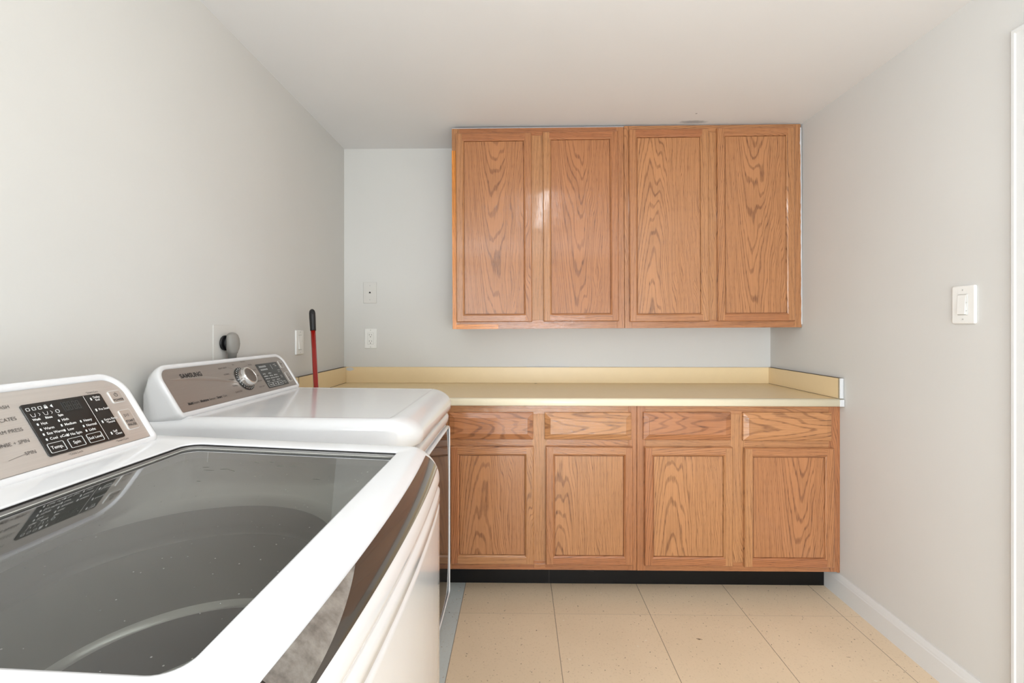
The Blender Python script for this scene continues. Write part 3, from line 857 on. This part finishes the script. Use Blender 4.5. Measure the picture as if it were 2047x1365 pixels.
# ---- washer
WX0, WXF, WY0, WY1 = -.905, -.161, .272, .985
WC = (WY0+WY1)/2
washer = thing('washing_machine', 'white top-load washer with glass lid in the foreground, its lid nearest the camera', 'washing machine', (-.53, WC, ZF))
def bow(y): 
    k = (y-.62)/.37
    return .017*max(0.0, 1-k*k)
def ztop(x): return .997-.0416*(x+.646)
def w_ring(fx, fz, side_in, side_z, nc=8, ns=14, R=(.055, .02, .02, .055)):
    """one loop round the washer: front profile point (fx, fz), side inset and height"""
    o = rrect(WX0, WXF, WY0, WY1, list(R), nc, ns)
    pts = []
    for x, y, nx, ny in o:
        wfr = max(0.0, nx)**1.5
        X = x; Y = y-ny*side_in*(1-0.0*wfr)
        if nx > 0: X = x+(fx-WXF)*wfr if wfr > 0 else x
        if nx < 0: X = x-nx*side_in
        Z = zmix(side_z if side_z is not None else ztop(x)-.0205, fz, wfr)
        # bow only the front
        t = max(0.0, (X-(-.30))/(WXF+.30)) if nx > 0.2 else 0
        X += bow(Y)*(wfr)
        pts.append((X, Y, Z))
    return pts
st = ztop(-.5)
mb = MB()
def zs(pts, k):      # follow the slight fall of the lid on the sides
    return [(x, y, z) for x, y, z in pts]
prof = [(-.163, .035, .002, .035), (-.161, .05, 0, .05), (-.161, .866, 0, .866), (-.1612, .8740, 0, .8740), (-.1640, .8770, 0, .8775), (-.1640, .8800, 0, .88), (-.1605, .8835, 0, .8835),
        (-.1605, .904, 0, .904), (-.1640, .9085, 0, .9085), (-.1650, .9125, 0, .9125), (-.1625, .9165, 0, .9165), (-.1612, .9205, 0, .935), (-.1612, .9255, 0, None)]
mb.grid([w_ring(*p) for p in prof], cap0=True)
mb.build('cabinet_body', M['white'], washer)
# top cover: rolled edge, then flat surround with the lid opening
mb = MB()
rings = []
NR = 12
for i in range(NR+1):
    th = PI/2*i/NR; c1, s1 = 1-math.cos(th), 1-math.sin(th)
    o = rrect(WX0, WXF, WY0, WY1, [.055, .02, .02, .055], 8, 14)
    rr = []
    for x, y, nx, ny in o:
        w = max(0.0, nx)**1.4
        X = x-(nx*.055*c1 if nx > 0 else nx*.012*c1); Y = y-ny*.020*c1
        X += bow(Y)*w
        rr.append((X, Y, ztop(X)-s1*zmix(.020, .0515, w)))
    rings.append(rr)
GX0, GX1, GY0, GY1 = -.646, -.2375, .326, .922
gl = rrect(GX0, GX1, GY0, GY1, [.006, .03, .03, .022], 8, 14)
rings.append([(x+nx*.004, y+ny*.004, ztop(x)) for x, y, nx, ny in gl])
rings.append([(x+nx*.001, y+ny*.001, ztop(x)-.0008) for x, y, nx, ny in gl])
rings.append([(x, y, ztop(x)-.0026) for x, y, nx, ny in gl])
rings.append([(x+nx*.002, y+ny*.002, ztop(x)-.0027) for x, y, nx, ny in gl])
rings.append([(x+nx*.002, y+ny*.002, ztop(x)-.03) for x, y, nx, ny in gl])
mb.grid(rings)
mb.build('top_cover', M['white'], washer)
# lid: grey gasket border + glass
lid_b = MB()
def gring(d, dz): return [(x-nx*d, y-ny*d, ztop(x)+dz) for x, y, nx, ny in gl]
lid_b.grid([gring(.0008, -.0120), gring(.0008, -.0052), gring(.0030, -.0050)], mi=0)
lid_b.grid([gring(-.0004, -.0052), gring(-.0004, -.0026)], mi=1)
lid_b.grid([gring(.0030, -.0050), gring(.0032, -.0085), gring(.0052, -.0086), gring(.0054, -.0100)], mi=0)
lid = lid_b.build('lid', [M['gasket'], M['dark']], washer)
mb = MB(); mb.face(gring(.0050, -.0092))
mb.build('lid_glass', M['glass'], lid, recalc=False)
mb = MB()      # thin bright bead round the pane
mb.grid([gring(.0050, -.0090), gring(.0058, -.0080), gring(.0068, -.0090)])
mb.build('glass_bead', M['rim_light'], lid)
mb = MB(); rk = random.Random(5)
for cx, cy, ln in [(-.520, .790, .020), (-.500, .800, .016), (-.535, .805, .012), (-.485, .795, .022), (-.420, .830, .014), (-.398, .834, .020), (-.330, .770, .016), (-.500, .735, .008), (-.470, .845, .016), (-.445, .85, .012)]:
    a = rk.uniform(-.5, .3); c, s_ = math.cos(a), math.sin(a); w = rk.uniform(.0006, .0014)
    pts = [(-ln/2, 0), (-ln/4, -w), (ln/4, -w*.6), (ln/2, 0), (ln/5, w), (-ln/4, w*.7)]
    mb.face([(cx+u*c-v*s_, cy+u*s_+v*c, ztop(cx+u*c-v*s_)-.0089) for u, v in pts])
sm = mb.build('dried_streaks', M['streak'], lid); sm['kind'] = 'stuff'
# smoked strip along the front edge of the lid, with a grey reflection painted over its near end
def strip_pt(y, k, lift=.0012):
    """k: 0 inner edge .. 1 outer edge"""
    # the strip hugs the rolled front edge
    x = zmix(-.1890, -.1655, k); u = (x+.2162)/.055
    cu = math.sqrt(max(0, 1-u*u)); z = ztop(x)-.0515*(1-cu)
    nx_, nz_ = u/.055, cu/.0515; L_ = math.hypot(nx_, nz_)
    return (x+bow(y)+lift*nx_/L_, y, z+lift*nz_/L_)
mb = MB(); rings = []
ny_ = 40; nk = 8
for i in range(ny_+1):
    y = zmix(.330, .930, i/ny_)
    rings.append([strip_pt(y-.006*(1-math.cos((k/nk-.5)*1.6)), .02+(k/nk)*.96, .0012) for k in range(nk+1)])
mb.grid(rings, closed=False)
hs = mb.build('lid_handle', M['smoke'], lid)
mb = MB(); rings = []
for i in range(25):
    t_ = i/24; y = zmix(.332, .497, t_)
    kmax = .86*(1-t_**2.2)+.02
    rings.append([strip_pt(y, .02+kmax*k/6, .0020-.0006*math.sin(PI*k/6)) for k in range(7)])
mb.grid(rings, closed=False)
mb.build('painted_reflection', M['strip_reflection'], hs)  # patch coloured as a reflection, lying on the strip
# inside: deck, stepped opening, basket
tub = MB()
CXT, CYT = -.478, .652
nT = 72
def circ(r, z):      # round at the far side, squarer towards the front of the tub
    out = []
    for k in range(nT):
        c, s_ = math.cos(2*PI*k/nT), math.sin(2*PI*k/nT)
        if s_ >= 0: out.append((CXT+r*c, CYT+r*s_, z))
        else:
            e = (abs(c)**3+abs(s_)**3)**(-1/3)
            out.append((CXT+r*c*e, CYT+r*1.28*s_*e, z))
    return out
def sqr(z):   # square-ish outline at the same angles
    pts = []
    for k in range(nT):
        a = 2*PI*k/nT; c, s_ = math.cos(a), math.sin(a)
        tx = ((GX1+.004-CXT)/c if c > 0 else (GX0-.004-CXT)/c) if abs(c) > 1e-6 else 9
        ty = ((GY1+.003-CYT)/s_ if s_ > 0 else (GY0-.004-CYT)/s_) if abs(s_) > 1e-6 else 9
        r = min(tx, ty); pts.append((CXT+r*c, CYT+r*s_, z))
    return pts
tub.grid([sqr(.968), sqr(.925), circ(.219, .915), circ(.211, .909), circ(.206, .898)])
tub.build('inner_deck', M['deck'], washer)
mb = MB(); mb.grid([circ(.208, .899), circ(.206, .866), circ(.209, .862), circ(.209, .852), circ(.203, .848)]); mb.build('balance_ring', M['tub_ring'], washer)
mb = MB(); mb.grid([circ(.205, .849), circ(.204, .775), circ(.2015, .770), circ(.2015, .740), circ(.198, .732)]); mb.build('tub_wall', M['tub_grey'], washer)
mb = MB(); mb.grid([circ(.199, .734), circ(.190, .728), circ(.187, .724)]); mb.build('basket_rim', M['rim_light'], washer)
mb = MB(); mb.grid([circ(.188, .725), circ(.188, .46), circ(.17, .44), circ(.06, .452), circ(.03, .475), circ(.004, .48)], cap1=True); mb.build('drum', M['drum'], washer)
# console
C = Console(-.725, 1.011)
_, PM = console_housing(C, .322, .941, -.016, .146, .052, .018, -.885, 1.095, .985, washer, M['panel'])
D = -.0016    # just proud of the metal face
K = .95
def W(a): return a*K
mb = MB(); C.slab(mb, W(.7690), W(.9195), W(.0118), W(.1105), -.002, .0, .004, .0005); C.slab(mb, W(.8345), W(.8700), W(.0835), W(.1060), -.0001, .0005, .002, .0002, mi=1); C.rect(mb, W(.884), W(.9165), W(.0140), W(.1080), .0002, mi=1)
for i, a in enumerate((.8375, .8450, .8535, .8610)):
    x0, x1, y0, y1 = W(a), W(a+.0055), W(.0865), W(.1030); ym = (y0+y1)/2; w = .0009
    for q in ((x0, x1, y0, y0+w), (x0, x1, y1-w, y1), (x0, x1, ym-w/2, ym+w/2), (x0, x0+w, y0, y1), (x1-w, x1, y0, y1)): C.rect(mb, *q, d=.0008, mi=2)
txts = [('Hot', .7835, .0708), ('Warm', .7835, .0608), ('Eco Warm', .7835, .0514), ('Cool  oCold', .7835, .0415),
        ('High', .8195, .0703), ('Medium', .8195, .0609), ('Low', .8195, .0507), ('No Spin', .8195, .0409),
        ('Heavy', .8555, .0608), ('Normal', .8555, .0507), ('Light', .8555, .0410)]
for s_, a, t_ in txts:
    C.text(mb, s_, W(a), W(t_), .0063, 'LEFT', .00012, d=.0007, mi=3)
    C.slab(mb, W(a-.0065), W(a-.0040), W(t_-.0022), W(t_+.0022), .0004, .0010, .0006, .0002, mi=3)
for l1, l2, a, t_ in [('Delay', 'End', .8985, .1005), ('Pre Soak', '', .8960, .0766), ('Extra Rinse', '*Sound', .8945, .0510), ('Self', 'Clean', .8985, .0245)]:
    if l2:
        C.text(mb, l1, W(a), W(t_+.0025), .0060, 'LEFT', .0001, d=.0009, mi=3); C.text(mb, l2, W(a+.002), W(t_-.0035), .0058, 'LEFT', .0001, d=.0009, mi=3)
    else: C.text(mb, l1, W(a), W(t_), .0060, 'LEFT', .0001, d=.0009, mi=3)
    C.slab(mb, W(a-.0062), W(a-.0037), W(t_-.0028), W(t_+.0028), .0004, .0011, .0006, .0002, mi=3)
for s_, a in (('Wash', .781), ('Rinse', .8015), ('Spin', .8225)): C.text(mb, s_, W(a), W(.0800), .0052, 'CENTER', .0002, d=.0007, mi=3)
C.line(mb, W(.8815), W(.1090), W(.8815), W(.0140), .0009, .0006, mi=3)
for s_, a0, a1 in (('Temp.', .7735, .8015), ('Spin', .8090, .8370), ('Soil Level', .8445, .8745)):
    C.frame(mb, W(a0), W(a1), W(.0160), W(.0340), .0006, .0003, .0009, .002, mi=3)
    C.text(mb, s_, W((a0+a1)/2), W(.0250), .0078 if len(s_) < 8 else .0066, 'CENTER', .0001, d=.0008, mi=3)
# little wash-stage icons
for i in range(5):
    a = .7765+i*.0100; t_ = .1000
    if i < 3: C.frame(mb, W(a-.0030), W(a+.0030), W(t_-.0028), W(t_+.0028), .0006, .0003, .0008, .001, mi=3)
    elif i == 3: C.slab(mb, W(a-.0028), W(a+.0028), W(t_-.0030), W(t_+.0010), .0003, .0008, .0005, .0002, mi=3); C.frame(mb, W(a-.0018), W(a+.0018), W(t_+.0002), W(t_+.0040), .0005, .0003, .0008, .0015, mi=3)
    else: mb.face([C.P(W(a-.003), W(t_), .0008), C.P(W(a+.0015), W(t_-.0035), .0008), C.P(W(a+.0015), W(t_+.0035), .0008)], mi=3)
for i in range(5):
    a = .7795+i*.0105; t_ = .0885
    if i in (0, 2):
        C.line(mb, W(a-.0038), W(t_+.003), W(a-.0025), W(t_-.003), .0007, mi=3); C.line(mb, W(a-.0025), W(t_-.003), W(a+.0025), W(t_-.003), .0007, mi=3); C.line(mb, W(a+.0025), W(t_-.003), W(a+.0038), W(t_+.003), .0007, mi=3)
    elif i in (1, 3):
        C.line(mb, W(a-.0015), W(t_+.0028), W(a+.001), W(t_), .0007, mi=3); C.line(mb, W(a+.001), W(t_), W(a-.0015), W(t_-.0028), .0007, mi=3)
    else: C.frame(mb, W(a-.0034), W(a+.0034), W(t_-.0034), W(t_+.0034), .0006, .0003, .0008, .0030, mi=3)
mb.build('touch_display', [M['black'], M['lcd_bg'], M['lcd'], M['print']], washer)
C.text(PM, '*Child Lock', W(.800), W(.0068), .0052, 'LEFT', 0, d=D, mi=1); C.text(PM, '*Smart Care', W(.8960), W(.0070), .0052, 'LEFT', 0, d=D, mi=1); C.text(PM, '*Smart Care', W(.893), W(.1155), .0048, 'LEFT', 0, d=D, mi=1)
for s_, t_ in (('DEEP WASH', .1118), ('DELICATES', .0895), ('PERM PRESS', .0693), ('RINSE + SPIN', .0482), ('SPIN', .0273)):
    C.text(PM, s_, W(.7558), W(t_), .0083, 'RIGHT', 0, d=D, sx=1.0, mi=1)
for i, (s_, t_) in enumerate((('NORMAL', .1118), ('HEAVY DUTY', .0895), ('BEDDING', .0693), ('ACTIVEWEAR', .0482), ('QUICK WASH', .0273))):
    C.text(PM, s_, W(.560), W(t_), .0083, 'LEFT', 0, d=D, mi=1)
C.line(PM, W(.7400), W(.0273), W(.712), W(.0230), .0005, D, mi=1); C.line(PM, W(.7240), W(.0482), W(.705), W(.0500), .0005, D, mi=1)
for a0, a1, b0, b1 in ((.9370, .9640, .0850, .1110), (.9355, .9615, .0230, .0665)): C.frame(PM, W(a0)-.0006, W(a1)+.0006, W(b0)-.0006, W(b1)+.0006, .0006, -.0022, -.0009, .0035, mi=2)
PM.build('control_panel', [M['panel'], M['ink'], M['print']], washer)
mb = MB(); C.slab(mb, W(.9370), W(.9640), W(.0850), W(.1110), -.0022, -.0004, .003)
C.text(mb, 'POWER', W(.9505), W(.0900), .0064, 'CENTER', .0001, d=.0, mi=1); C.frame(mb, W(.9465), W(.9545), W(.0975), W(.1055), .0006, -.0003, .0, .0036, mi=1); C.line(mb, W(.9505), W(.1075), W(.9505), W(.1010), .0007, .0001, mi=1)
mb.build('power_button', [M['silver'], M['ink_dark']], washer)
mb = MB(); C.slab(mb, W(.9355), W(.9615), W(.0230), W(.0665), -.0022, -.0004, .003)
C.text(mb, 'START', W(.9485), W(.0405), .0068, 'CENTER', .0001, d=.0, mi=1); C.text(mb, 'PAUSE', W(.9485), W(.0320), .0068, 'CENTER', .0001, d=.0, mi=1)
C.line(mb, W(.9400), W(.0362), W(.9570), W(.0362), .0004, .0, mi=1)
a, t_ = W(.9450), W(.0540)
for p, q in (((-.003, -.003), (-.003, .003)), ((-.003, .003), (.002, 0)), ((.002, 0), (-.003, -.003)), ((.004, -.003), (.004, .003)), ((.006, -.003), (.006, .003))): C.line(mb, a+p[0], t_+p[1], a+q[0], t_+q[1], .0006, .0, mi=1)
mb.build('start_button', [M['silver'], M['ink_dark']], washer)

def dial(C, a, t, parent, d0, r=.036, capmat=None):
    n = 40
    mb = MB()
    def cr(rad, d, ang=0): return [C.P(a+rad*math.cos(2*PI*k/n), t+rad*math.sin(2*PI*k/n), d) for k in range(n)]
    mb.grid([cr(r*1.28, d0), cr(r*1.28, d0+.0012), cr(r*1.22, d0+.002), cr(r*.98, d0+.0022)], cap1=True); 
    for k in range(24):
        an = 2*PI*k/24; c, s_ = math.cos(an), math.sin(an); w = .0009
        p = [(r*1.04, -w), (r*1.20, -w), (r*1.20, w), (r*1.04, w)]
        mb.face([C.P(a+u*c-v*s_, t+u*s_+v*c, d0+.0026) for u, v in p], mi=1)
    mb.build('dial_bezel', [M['black'], M['print']], parent)
    mb = MB()
    mb.grid([cr(r*.98, d0+.001), cr(r*.98, d0+.012), cr(r*.95, d0+.022), cr(r*.90, d0+.0255), cr(r*.84, d0+.0265), cr(r*.78, d0+.0262), cr(r*.76, d0+.0245)])
    kn = mb.build('knob', M['chrome'], parent)
    mb = MB(); mb.grid([cr(r*.77, d0+.0245), cr(r*.60, d0+.0240), cr(r*.3, d0+.0236), cr(r*.02, d0+.0235)], cap1=True)
    mb.build('knob_face', capmat or M['knob_face'], kn)
dial(C, W(.655), W(.068), washer, D)

# ---- dryer
DX0, DXF, DY0_, DY1_ = -.985, -.288, 1.226, 1.915
dryer = thing('clothes_dryer', 'white front-load dryer standing between the washer and the counter', 'clothes dryer', (-.62, (DY0_+DY1_)/2, ZF))
def d_ring(fx, fz, side_in, side_z, R=.07, y0=None, y1=None):
    o = rrect(DX0, DXF, DY0_, DY1_, [R, .01, .01, R], 10, 14)
    pts = []
    for x, y, nx, ny in o:
        w = max(0.0, nx)**1.3
        X = x+(fx-DXF)*w if nx > 0 else x-nx*side_in
        pts.append((X, y-ny*side_in, zmix(side_z, fz, w)))
    return pts
mb = MB()
mb.grid([d_ring(-.325, .035, .004, .035), d_ring(-.320, .05, 0, .05), d_ring(-.318, .838, 0, .838), d_ring(-.296, .839, 0, .839), d_ring(-.286, .842, 0, .842), d_ring(-.276, .862, 0, .862), d_ring(-.274, .880, 0, .88), d_ring(-.279, .890, 0, .890), d_ring(-.290, .8955, .003, .8955)], cap0=True, cap1=True)
mb.build('cabinet_body', M['white'], dryer)
mb = MB()
mb.grid([d_ring(-.304, .890, .008, .890), d_ring(-.304, .9015, .008, .9015)], cap1=True); mb.build('top_seam', M['dark'], dryer)
mb = MB()
def dtop(x): return .987-.0085*(x+.985)
rings = []
def d_top(c1, s1, z_off=0.0, extra=0.0):
    o = rrect(DX0, -.262, DY0_-.001, DY1_+.001, [.085, .012, .012, .085], 14, 14)
    rr = []
    for x, y, nx, ny in o:
        w = max(0.0, nx)**1.3
        X = x-(nx*.075*c1 if nx > 0 else nx*.01*c1)-max(0, nx)*extra; Y = y-ny*.034*c1-ny*extra
        rr.append((X, Y, dtop(X)-s1*zmix(.030, .052, w)+z_off))
    return rr
rings.append([(x-max(0, (x+.4))/.138*.030, y, zmix(.903, .9, 1)) for x, y, z in d_top(0, 1, 0, .006)])
rings.append([(x-max(0, (x+.4))/.138*.012, y, .9035) for x, y, z in d_top(0, 1, 0, .001)])
rings.append([(x-max(0, (x+.4))/.138*.003, y, .9100) for x, y, z in d_top(0, 1)])
for i in range(15):
    th = PI/2*i/14; rings.append(d_top(1-math.cos(th), 1-math.sin(th)))
rings.append(d_top(1, 0, 0, .002)); rings.append(d_top(1, 0, -.0010, .0045)); rings.append(d_top(1, 0, -.0010, .012))
mb.grid(rings, cap1=True)
mb.build('top_cover', M['white'], dryer)
# door: smoked glass with a thin white rim
mb = MB()
def dr(y_in, x, R=.02): return [(x, p[0]-p[2]*y_in, p[1]-p[3]*y_in) for p in rrect(1.262, 1.903, .165, .836, R, 8, 4)]
mb.grid([dr(.004, -.318), dr(0, -.312), dr(0, -.284), dr(.002, -.2765), dr(.005, -.2755), dr(.006, -.280)], cap0=True)
dd = mb.build('door', M['white'], dryer)
mb = MB(); rings = []
for i in range(13):
    k = i/12; z = zmix(.1695, .8315, k)
    bx = -.2765-.004*(2*k-1)**4
    rings.append([(bx-.003*abs(2*j/12-1)**5, zmix(1.2665, 1.8985, j/12), z) for j in range(13)])
mb.grid(rings, closed=False)
mb.build('door_glass', M['door_glass'], dd)
# console
C = Console(-.888, 1.0)
_, PM = console_housing(C, 1.228, 1.905, -.016, .144, .050, .018, -.985, 1.078, .965, dryer, M['panel_dark'])
D = -.0016
mb = MB(); C.slab(mb, 1.690, 1.834, .0087, .1080, -.002, .0, .003, .0005)
for r_, t_ in enumerate((.0655, .0555, .0455, .0355)):
    for c_, (a, s_) in enumerate(((1.700, ('High', 'Medium', 'Med Low', 'Low')), (1.737, ('More', 'Damp', 'Normal', 'Less')), (1.768, ('', '60 min', '40 min', '20 min')))):
        if s_[r_]:
            C.text(mb, s_[r_], a+.004, t_, .0062, 'LEFT', .0001, d=.0007, mi=1); C.slab(mb, a-.001, a+.0015, t_-.0020, t_+.0020, .0004, .0009, .0005, .0002, mi=1)
for i in range(5):
    C.frame(mb, 1.7005+i*.0095, 1.7065+i*.0095, .0920, .0985, .0008, .0003, .0008, .001, mi=1); C.frame(mb, 1.7015+i*.0095, 1.7075+i*.0095, .0800, .0860, .0008, .0003, .0008, .002, mi=1)
for i, s_ in enumerate(('Temp', 'Dry', 'Time')):
    C.frame(mb, 1.6945+i*.0345, 1.7255+i*.0345, .0130, .0285, .0007, .0003, .0008, .002, mi=1); C.text(mb, s_, 1.710+i*.0345, .0205, .0070, 'CENTER', .0001, d=.0007, mi=1)
for l1, l2, t_ in (('Anti', 'Static', .0955), ('Wrinkle', 'Care', .0690), ('Extra', 'Dry', .0455), ('Signal', 'Sound', .0210)):
    C.text(mb, l1, 1.806, t_+.003, .0056, 'LEFT', 0, d=.0007, mi=1); C.text(mb, l2, 1.806, t_-.0035, .0056, 'LEFT', 0, d=.0007, mi=1)
C.rect(mb, 1.800, 1.8024, .0960, .0995, .0007, mi=1); C.rect(mb, 1.800, 1.8024, .0215, .0250, .0007, mi=1)
C.rect(mb, 1.779, 1.7802, .0790, .1000, .0007, mi=1)
mb.build('touch_display', [M['black'], M['print']], dryer)
C.text(PM, 'SAMSUNG', 1.3090, .1020, .0200, 'LEFT', .0007, d=D, sx=.98, mi=1)
for s_, a in (('Multi', 1.2790), ('Moisture', 1.3290), ('Smart', 1.4030)): C.text(PM, s_, a, .0185, .0105, 'LEFT', .0005, d=D, sx=.9, mi=1)
for s_, a in (('Steam', 1.2995), ('Sensor', 1.3680), ('Care', 1.4310)): C.text(PM, s_, a, .0185, .0105, 'LEFT', 0, d=D, sx=.9, mi=1)
for s_, a, t_, al in (('HEAVY DUTY', 1.527, .1110, 'RIGHT'), ('NORMAL', 1.523, .0880, 'RIGHT'), ('BEDDING', 1.530, .0660, 'RIGHT'), ('TOWELS', 1.530, .0440, 'RIGHT'), ('QUICK DRY', 1.536, .0215, 'RIGHT'),
                   ('Eco', 1.568, .1190, 'CENTER'), ('Time Dry', 1.628, .1260, 'CENTER'), ('WOOL', 1.648, .1100, 'LEFT'), ('DELICATES', 1.642, .0880, 'LEFT'), ('SANITIZE', 1.645, .0650, 'LEFT'), ('AIR FLUFF', 1.643, .0440, 'LEFT'), ('RACK DRY', 1.636, .0215, 'LEFT')):
    C.text(PM, s_, a, t_, .0072, al, .0001, d=D, mi=2)
C.line(PM, 1.530, .111, 1.552, .105, .0005, D, mi=2); C.line(PM, 1.526, .088, 1.545, .082, .0005, D, mi=2); C.line(PM, 1.645, .110, 1.618, .105, .0005, D, mi=2)
for q in ((1.848, 1.871, .080, .110), (1.850, 1.874, .018, .058)):
    C.frame(PM, q[0]-.0006, q[1]+.0006, q[2]-.0006, q[3]+.0006, .0007, -.0022, -.0002, .0035, mi=3)
rings = []      # embossed swoosh running to the dial
for i in range(33):
    k = i/32; a = zmix(1.262, 1.565, k); t_ = .096-.034*(k**1.1)-.018*k*k*k+.006*math.sin(k*PI)
    w = .0010+.0065*math.sin(PI*k)
    rings.append([C.P(a, t_+w, D-.0004), C.P(a, t_, D+.0010), C.P(a, t_-w, D-.0004)])
PM.grid(rings, closed=False)
PM.build('control_panel', [M['panel_dark'], M['ink_dark'], M['ink'], M['print']], dryer)
dial(C, 1.583, .062, dryer, D, .034)
for nm, q, tx in (('power_button', (1.848, 1.871, .080, .110), ('POWER',)), ('start_button', (1.850, 1.874, .018, .058), ('START', 'PAUSE'))):
    mb = MB(); C.slab(mb, *q, -.0022, -.0004, .003)
    for i, w_ in enumerate(tx): C.text(mb, w_, (q[0]+q[1])/2, q[2]+.016-i*.008, .0055, 'CENTER', .0001, d=.0002, mi=1)
    mb.build(nm, [M['panel_dark'], M['ink_dark']], dryer)
# feet
for par, xs, ys in ((washer, (WX0+.06, WXF-.06), (WY0+.06, WY1-.06)), (dryer, (DX0+.06, DXF-.08), (DY0_+.06, DY1_-.06))):
    for x in xs:
        for y in ys:
            mb = MB(); tube(mb, [(x, y, ZF), (x, y, ZF+.01), (x, y, .04)], .02, 16, rr=[.024, .022, .012]); mb.build('foot', M['rubber'], par)
